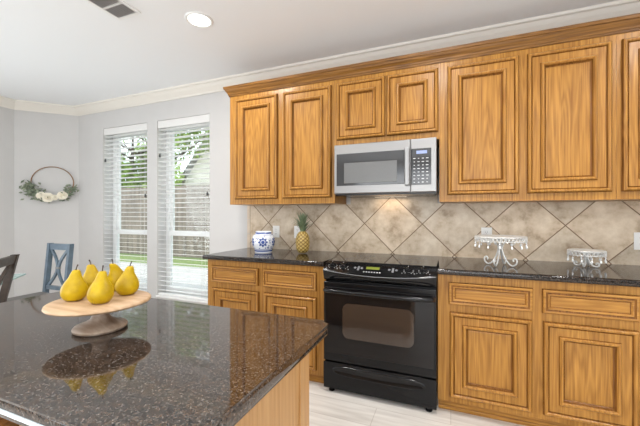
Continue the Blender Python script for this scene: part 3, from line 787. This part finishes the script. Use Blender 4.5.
def cake_stand(x, y, R0, H, label, nd, rz=0):
    t = thing('metal_cake_stand', label, 'cake stand', (x, y, .914), rz, group='white scrolled cake stands on the worktop')
    bm = NB(); lathe(bm, [(0, H-.006), (R0-.004, H-.006), (R0, H-.003), (R0, H), (R0-.004, H+.001), (R0-.01, H-.001), (0, H-.001)], 56); sharp(link('plate', bm, M['white_metal'], t), 45)
    bm = NB(); n = int(2*PI*R0/.022); hb = .027
    for zz in (H-.004, H-.004-hb): tube(bm, [((R0)*math.cos(2*PI*i/56), (R0)*math.sin(2*PI*i/56), zz) for i in range(56)], .0022, 6, closed=True)
    for i in range(n):
        a = 2*PI*i/n
        c = Vector((R0*math.cos(a), R0*math.sin(a), H-.004-hb/2)); sd_ = Vector((-math.sin(a), math.cos(a), 0))
        tube(bm, [c+sd_*.0085*math.cos(2*PI*k/12)+Vector((0, 0, .0125*math.sin(2*PI*k/12))) for k in range(12)], .0026, 5, closed=True)
        lathe_c = c
        tube(bm, [c-Vector((0, 0, hb/2)), c-Vector((0, 0, hb/2+.007))], [.004, .0012], 5)
    link('lace_rim', bm, M['white_metal'], t, smooth=True)
    for i in range(nd):
        a = 2*PI*(i+.5)/nd; bx, by = R0*math.cos(a), R0*math.sin(a)
        bm = NB(); zt = H-.033
        tube(bm, [(bx, by, zt), (bx, by, zt-.008)], .0008, 5)
        lathe(bm, [(0, zt-.007), (.0045, zt-.012), (.0045, zt-.014), (0, zt-.019)], 8, (bx, by))
        lathe(bm, [(0, zt-.019), (.004, zt-.026), (.0062, zt-.034), (.004, zt-.041), (0, zt-.043)], 8, (bx, by))
        link('crystal_drop', bm, M['crystal'], t)
    kz = H/.19; kr = (R0/.155)
    for i in range(4):
        a = PI/4+PI/2*i; c, s = math.cos(a), math.sin(a)
        pl = [(.012, .182), (.008, .150), (.010, .115), (.022, .070), (.048, .024), (.076, .0062/kz), (.098, .020), (.102, .042), (.090, .052), (.080, .042), (.084, .033)]
        pu = [(.010, .105), (.020, .135), (.045, .165), (.078, .172), (.092, .155), (.082, .140), (.072, .148)]
        bm = NB()
        for q, rad in ((pl, .0050), (pu, .0036)):
            tube(bm, spline([(r_*kr*c, r_*kr*s, z_*kz) for r_, z_ in q], 6), rad, 7)
        link('scroll_leg', bm, M['white_metal'], t, smooth=True)
    bm = NB(); lathe(bm, [(0, H*.52), (.013, H*.54), (.016, H*.58), (.013, H*.62), (0, H*.64)], 16); link('hub', bm, M['white_metal'], t, smooth=True)
cake_stand(.303, 2.44, .151, .196, 'taller and wider white metal cake stand with scroll legs on the worktop', 14, R(18))
cake_stand(.815, 2.60, .098, .108, 'small low white metal cake stand with scroll legs on the worktop', 12, R(14))

# wall plates
def plate(x, z, label, kind='outlet'):
    t = thing('wall_outlet' if kind == 'outlet' else 'wall_switch', label, 'outlet' if kind == 'outlet' else 'switch', (x, WY-.0122, z), group='white wall plates on the tile')
    boxo('cover_plate', M['outlet'], t, (-.037, .037, -.006, 0, -.058, .058), .003)
    if kind == 'outlet':
        for dz in (-.021, .021):
            s = boxo('socket', M['outlet'], t, (-.016, .016, -.0075, -.004, dz-.013, dz+.013), .003)
            bm = NB()
            for dx in (-.006, .006): box(bm, dx-.001, dx+.001, -.0079, -.006, dz-.003, dz+.006)
            box(bm, -.002, .002, -.0079, -.006, dz-.009, dz-.006)
            link('slots', bm, M['slot'], s)
    else:
        boxo('rocker', M['outlet'], t, (-.016, .016, -.009, -.004, -.033, .033), .003)
    boxo('screw', M['slot'], t, (-.002, .002, -.0066, -.005, -.002, .002))
plate(-1.585, 1.085, 'white wall outlet on the tile just behind the blue and white jar')
plate(-1.352, 1.085, 'white wall outlet on the tile partly hidden behind the pineapple')
plate(.255, 1.095, 'white wall outlet on the tile partly hidden behind the taller cake stand')
plate(1.170, 1.075, 'white wall outlet on the tile at the right edge of the picture')

# ------------------------------------------------------------------ wreath on the bay wall
bn = Vector((1, -1, 0)).normalized()           # faces into the room
wc = Vector((-4.765, 2.615, 1.665))             # point on the bay wall plane y = x + 7.38
t = thing('floral_wreath', 'thin hoop wreath with cream roses and green leaves on the bay wall', 'wreath', wc+bn*.012, R(45)); t.scale = (.95, 1, .86)
hr = .232
bm = NB(); tube(bm, [(hr*math.cos(2*PI*k/64), -.004, hr*math.sin(2*PI*k/64)) for k in range(64)], .0062, 8, closed=True); link('hoop', bm, M['gold'], t, smooth=True)
rr = random.Random(5)
def leaf(bm, p, d, nrm, L_, W_):
    d = d.normalized(); s = d.cross(nrm).normalized(); n = s.cross(d)
    a = bm.verts.new(p); b = bm.verts.new(p+d*L_*.45+s*W_+n*W_*.4); c = bm.verts.new(p+d*L_); e = bm.verts.new(p+d*L_*.45-s*W_+n*W_*.4); m = bm.verts.new(p+d*L_*.5)
    bm.faces.new((a, m, b)); bm.faces.new((b, m, c)); bm.faces.new((c, m, e)); bm.faces.new((e, m, a))
def leaf_cluster(name, angs, n, mat, spread, outw=.0):
    bm = NB()
    for k in range(n):
        a = R(rr.uniform(*angs)); rad = hr+rr.gauss(outw, spread)
        p = Vector((rad*math.cos(a), -rr.uniform(.004, .05), rad*math.sin(a)))
        d = Vector((rr.gauss(0, 1)-.5*math.sin(a)*0, rr.uniform(-.6, .15), rr.gauss(0, .8)-.2)); leaf(bm, p, d, Vector((0, -1, 0)), rr.uniform(.04, .075), rr.uniform(.009, .017))
    return link(name, bm, mat, t)
leaf_cluster('eucalyptus_leaves', (185, 258), 105, M['leaf'], .034, .012)
leaf_cluster('dusty_leaves', (190, 262), 48, M['leaf2'], .045, .015)
leaf_cluster('eucalyptus_leaves', (292, 352), 70, M['leaf'], .024, .004)
leaf_cluster('dusty_leaves', (300, 350), 24, M['leaf2'], .03, .006)
bm = NB()
for a0, L_ in ((205, .20), (190, .16)):
    p0 = Vector((hr*math.cos(R(215)), -.01, hr*math.sin(R(215)))); e = p0+Vector((-.08, -.03, .10 if a0 < 200 else .045))*(L_/.16)
    tube(bm, [p0, (p0+e)/2+Vector((0, -.01, .01)), e], .0025, 5)
    for k in range(9): leaf(bm, p0.lerp(e, .3+.08*k), Vector((rr.gauss(-.3, .7), -.3, rr.gauss(.3, .7))), Vector((0, -1, 0)), .04, .009)
link('sprig', bm, M['leaf2'], t)
for a, s in ((243, .060), (261, .074), (302, .064), (278, .045)):
    p = Vector((hr*math.cos(R(a)), -.040, hr*math.sin(R(a)))); bm = NB()
    for ring_, (n, rad, tl) in enumerate(((3, .30, 80), (4, .52, 62), (5, .78, 42), (6, 1.0, 22))):
        for k in range(n):
            az = 2*PI*(k+.37*ring_)/n; rows = []
            for i in range(4):
                u = i/3; row = []
                for j in range(5):
                    v = (j-2)/2; aa = az+v*(1.15 if n < 5 else .85); q = rad*(u**.8)*(1-.12*v*v); hgt = (.15+.75*math.sin(R(tl))*u)*(1-.15*v*v*u)
                    row.append(bm.verts.new(p+Vector((math.cos(aa)*q, -hgt*.8, math.sin(aa)*q))*s))
                rows.append(row)
            for A, B in zip(rows, rows[1:]):
                for j in range(4): bm.faces.new((A[j], A[j+1], B[j+1], B[j]))
    bmesh.ops.remove_doubles(bm, verts=bm.verts, dist=1e-6)
    link('rose', bm, M['rose'], t, smooth=True)

# ------------------------------------------------------------------ dining table and chairs
def chair(name, x, y, rz, mat, label, bw=.40, rk=.11):
    """origin on the floor under the middle of the back; the sitter faces -Y"""
    t = thing(name, label, 'chair', (x, y, 0), rz, group='dining chairs in the breakfast nook')
    h = bw/2; top = .965; zs = .46
    def by(z): return -.0-(0 if z < zs else 0)+rk*((z-zs)/(top-zs) if z > zs else 0)+(.05*(zs-z)/zs if z < zs else 0)-rk
    for s in (-1, 1):
        bm = NB(); rows = []
        for z in (0, .25, .46, .65, .80, top):
            cy = by(z); hx, hy = .017, .021
            rows.append([bm.verts.new((s*h-s*.017+dx*hx, cy+dy*hy, z)) for dx, dy in ((-1, -1), (1, -1), (1, 1), (-1, 1))])
        for a, b in zip(rows, rows[1:]):
            for k in range(4): bm.faces.new((a[k], a[(k+1) % 4], b[(k+1) % 4], b[k]))
        bm.faces.new(rows[0]); bm.faces.new(rows[-1]); link('rear_leg', bm, mat, t)
        boxo('front_leg', mat, t, (s*h-.019-s*.019, s*h+.019-s*.019, -.42-rk, -.38-rk, 0, .425), .004)
    boxo('seat_frame', mat, t, (-h+.004, h-.004, -.415-rk, -.02-rk, .415, .445), .004)
    boxo('seat', M['seat'], t, (-h-.006, h+.006, -.43-rk, -.025-rk, .445, .492), .014, 3)
    def rail(nm, z0, z1):
        bm = NB(); y0, y1 = by(z0), by(z1); vs = box(bm, -h+.030, h-.030, -.014, .014, 0, 1)
        for v in vs: v.co.y += y0 if v.co.z < .5 else y1; v.co.z = z0 if v.co.z < .5 else z1
        link(nm, bm, mat, t)
    rail('top_rail', top-.062, top-.004); rail('bottom_rail', .515, .550)
    za, zb = .546, top-.058; zm = (za+zb)/2
    for s in (-1, 1):
        bm = NB(); pts = []
        for k in range(17):
            q = k/16; z = za+(zb-za)*q; xx = s*((h-.045)-(h-.055)*math.sin(PI*q)); pts.append((xx, by(z), z))
        rows = []
        for i, p_ in enumerate(pts):
            d = Vector(pts[min(i+1, 16)])-Vector(pts[max(i-1, 0)]); d.normalize(); sd_ = Vector((d.z, 0, -d.x)).normalized()*.012; P_ = Vector(p_); th = Vector((0, .009, 0))
            rows.append([bm.verts.new(P_-sd_-th), bm.verts.new(P_+sd_-th), bm.verts.new(P_+sd_+th), bm.verts.new(P_-sd_+th)])
        for a, b in zip(rows, rows[1:]):
            for k in range(4): bm.faces.new((a[k], a[(k+1) % 4], b[(k+1) % 4], b[k]))
        bm.faces.new(rows[0]); bm.faces.new(rows[-1]); link('back_arc', bm, mat, t)
    boxo('arc_clasp', M['steel_d'], t, (-.024, .024, by(zm)-.013, by(zm)+.013, zm-.011, zm+.011), .003)
    return t
chair('dining_chair', -3.590, 2.035, R(2), M['blue_sheen'], 'dining chair, window sheen painted in blue-grey, with curved back slats below the wreath', .335, .045)
chair('dining_chair', -2.775, 1.235, R(-43+180-180), M['dark_wood'], 'dark brown dining chair cut off by the left picture edge', .37)

tt = thing('dining_table', 'clear glass dining table at the far left beside the dark chair', 'table', (-3.30, .92, 0), R(-43))
bm = NB(); box(bm, -.62, .62, -.46, .46, .728, .740); bm.faces.ensure_lookup_table()
for f in bm.faces:
    if abs(f.normal.z) < .5: f.material_index = 1
link('glass_top', bm, [M['tglass'], M['tedge']], tt)
bm = NB(); lathe(bm, [(0, .0), (.26, .0), (.27, .012), (.24, .03), (.08, .06), (.05, .12), (.05, .60), (.09, .68), (.17, .70), (.17, .7275), (0, .7275)], 40); sharp(link('pedestal', bm, M['dark_wood'], tt), 40)

# ------------------------------------------------------------------ outside
GZ = -.13
bm = NB(); box(bm, -30, 30, WY+.21, 6.7, GZ-.1, GZ); struct('patio_slab', bm, M['concrete'])
bm = NB(); box(bm, -40, 30, 6.7, 45, GZ-.1, GZ-.005); tag(link('lawn', bm, M['grass']), 'green lawn strip outside between patio and fence', 'grass', kind='stuff')
ft = thing('wooden_fence', 'weathered vertical board fence outside the windows', 'fence', (-9, 8.0, GZ))
bm = NB(); rr = random.Random(2)
for i in range(112):
    x = -7+i*.127; h = 2.30+rr.uniform(-.012, .012)
    box(bm, x, x+.118, -.01+rr.uniform(0, .006), .012, .03, h)
link('board_panel', bm, M['fence'], ft)
for z in (.35, 1.2, 2.1): boxo('rail', M['fence'], ft, (-7, 7.2, .012, .05, z-.045, z+.045))
for k in range(7): boxo('post', M['fence'], ft, (-6.9+k*2.3, -6.8+k*2.3, .05, .15, 0, 2.3))
# neighbour's house: gable end towards us
hs = thing('neighbour_house', 'cream gabled house behind the fence seen through the window next to the cabinets', 'house', (-11.4, 16.5, GZ))
gx = 3.35; ez = 3.35; az = 7.3
bm = NB()
lo = [(-gx, 0), (gx, 0), (gx, ez), (0, az), (-gx, ez)]
f = [bm.verts.new((x, -1.5, z)) for x, z in lo]; b = [bm.verts.new((x, 6, z)) for x, z in lo]
bm.faces.new(f); bm.faces.new(b[::-1])
for i in range(5): bm.faces.new((f[i], f[(i+1) % 5], b[(i+1) % 5], b[i]))
link('walls', bm, M['siding'], hs)
for s in (-1, 1):
    bm = NB(); d = Vector((-s*gx, 0, az-ez)).normalized(); nn = Vector((s*(az-ez), 0, gx)).normalized()
    e0 = Vector((s*gx, 0, ez))-d*.35; e1 = Vector((0, 0, az)); vs = []
    for y in (-1.85, 6.3):
        for p_ in (e0, e1, e1+nn*.14, e0+nn*.14): vs.append(bm.verts.new((p_.x, y, p_.z)))
    for q in ((0, 1, 2, 3), (7, 6, 5, 4), (0, 4, 5, 1), (1, 5, 6, 2), (2, 6, 7, 3), (3, 7, 4, 0)): bm.faces.new([vs[i] for i in q])
    link('roof_slope', bm, M['roof'], hs)
def tree(x, y, h, cr_, cz, n, mat, label, seed, ls=.19):
    t = thing('tree', label, 'tree', (x, y, GZ), group='leafy trees behind the fence')
    rr = random.Random(seed); bm = NB()
    tube(bm, [(0, 0, 0), (.05, .03, h*.3), (-.04, 0, h*.6), (.03, 0, h*.85)], [.17, .13, .09, .03], 10)
    for k in range(9):
        a = rr.uniform(0, 2*PI); z = h*rr.uniform(.3, .7); L_ = cr_*rr.uniform(.6, .9)
        tube(bm, [(0, 0, z), (L_*.5*math.cos(a), L_*.5*math.sin(a), z+L_*.25), (L_*math.cos(a), L_*math.sin(a), z+L_*.6)], [.06, .04, .012], 6)
    link('trunk', bm, M['bark'], t, smooth=True)
    bm = NB(); blobs = []
    for k in range(26):
        while True:
            v = Vector((rr.uniform(-1, 1), rr.uniform(-1, 1), rr.uniform(-1, 1)))
            if v.length < 1: break
        blobs.append((Vector((v.x*cr_*.8, v.y*cr_*.8, cz+v.z*(h-cz)*.85)), rr.uniform(.3, .5)*cr_*.75))
    for k in range(n):
        c, r_ = rr.choice(blobs); d = Vector((rr.gauss(0, 1), rr.gauss(0, 1), rr.gauss(0, 1))).normalized()
        p = c+d*r_*rr.uniform(.55, 1); leaf(bm, p, Vector((rr.gauss(0, 1), rr.gauss(0, 1), rr.gauss(-.3, .6))), Vector((rr.gauss(0, .6), rr.gauss(0, .6), 1)), ls*rr.uniform(.7, 1.3), ls*.28)
    link('foliage', bm, mat, t)
tree(-15.0, 11.8, 6.8, 2.5, 4.0, 9500, M['tree1'], 'broad light green tree seen through the window nearer to the wreath', 1)
tree(-11.9, 11.2, 7.8, 2.9, 6.0, 8500, M['tree1'], 'tall light green tree whose crown fills the top of the window next to the cabinets', 2)
tree(-10.9, 10.0, 4.1, .85, 2.6, 1500, M['tree1'], 'low bushy green tree just above the fence in front of the cream house', 3, .13)
tree(-20.5, 14.5, 5.8, 2.4, 3.2, 4500, M['tree2'], 'dark green tree low behind the fence, furthest from the cream house', 4)
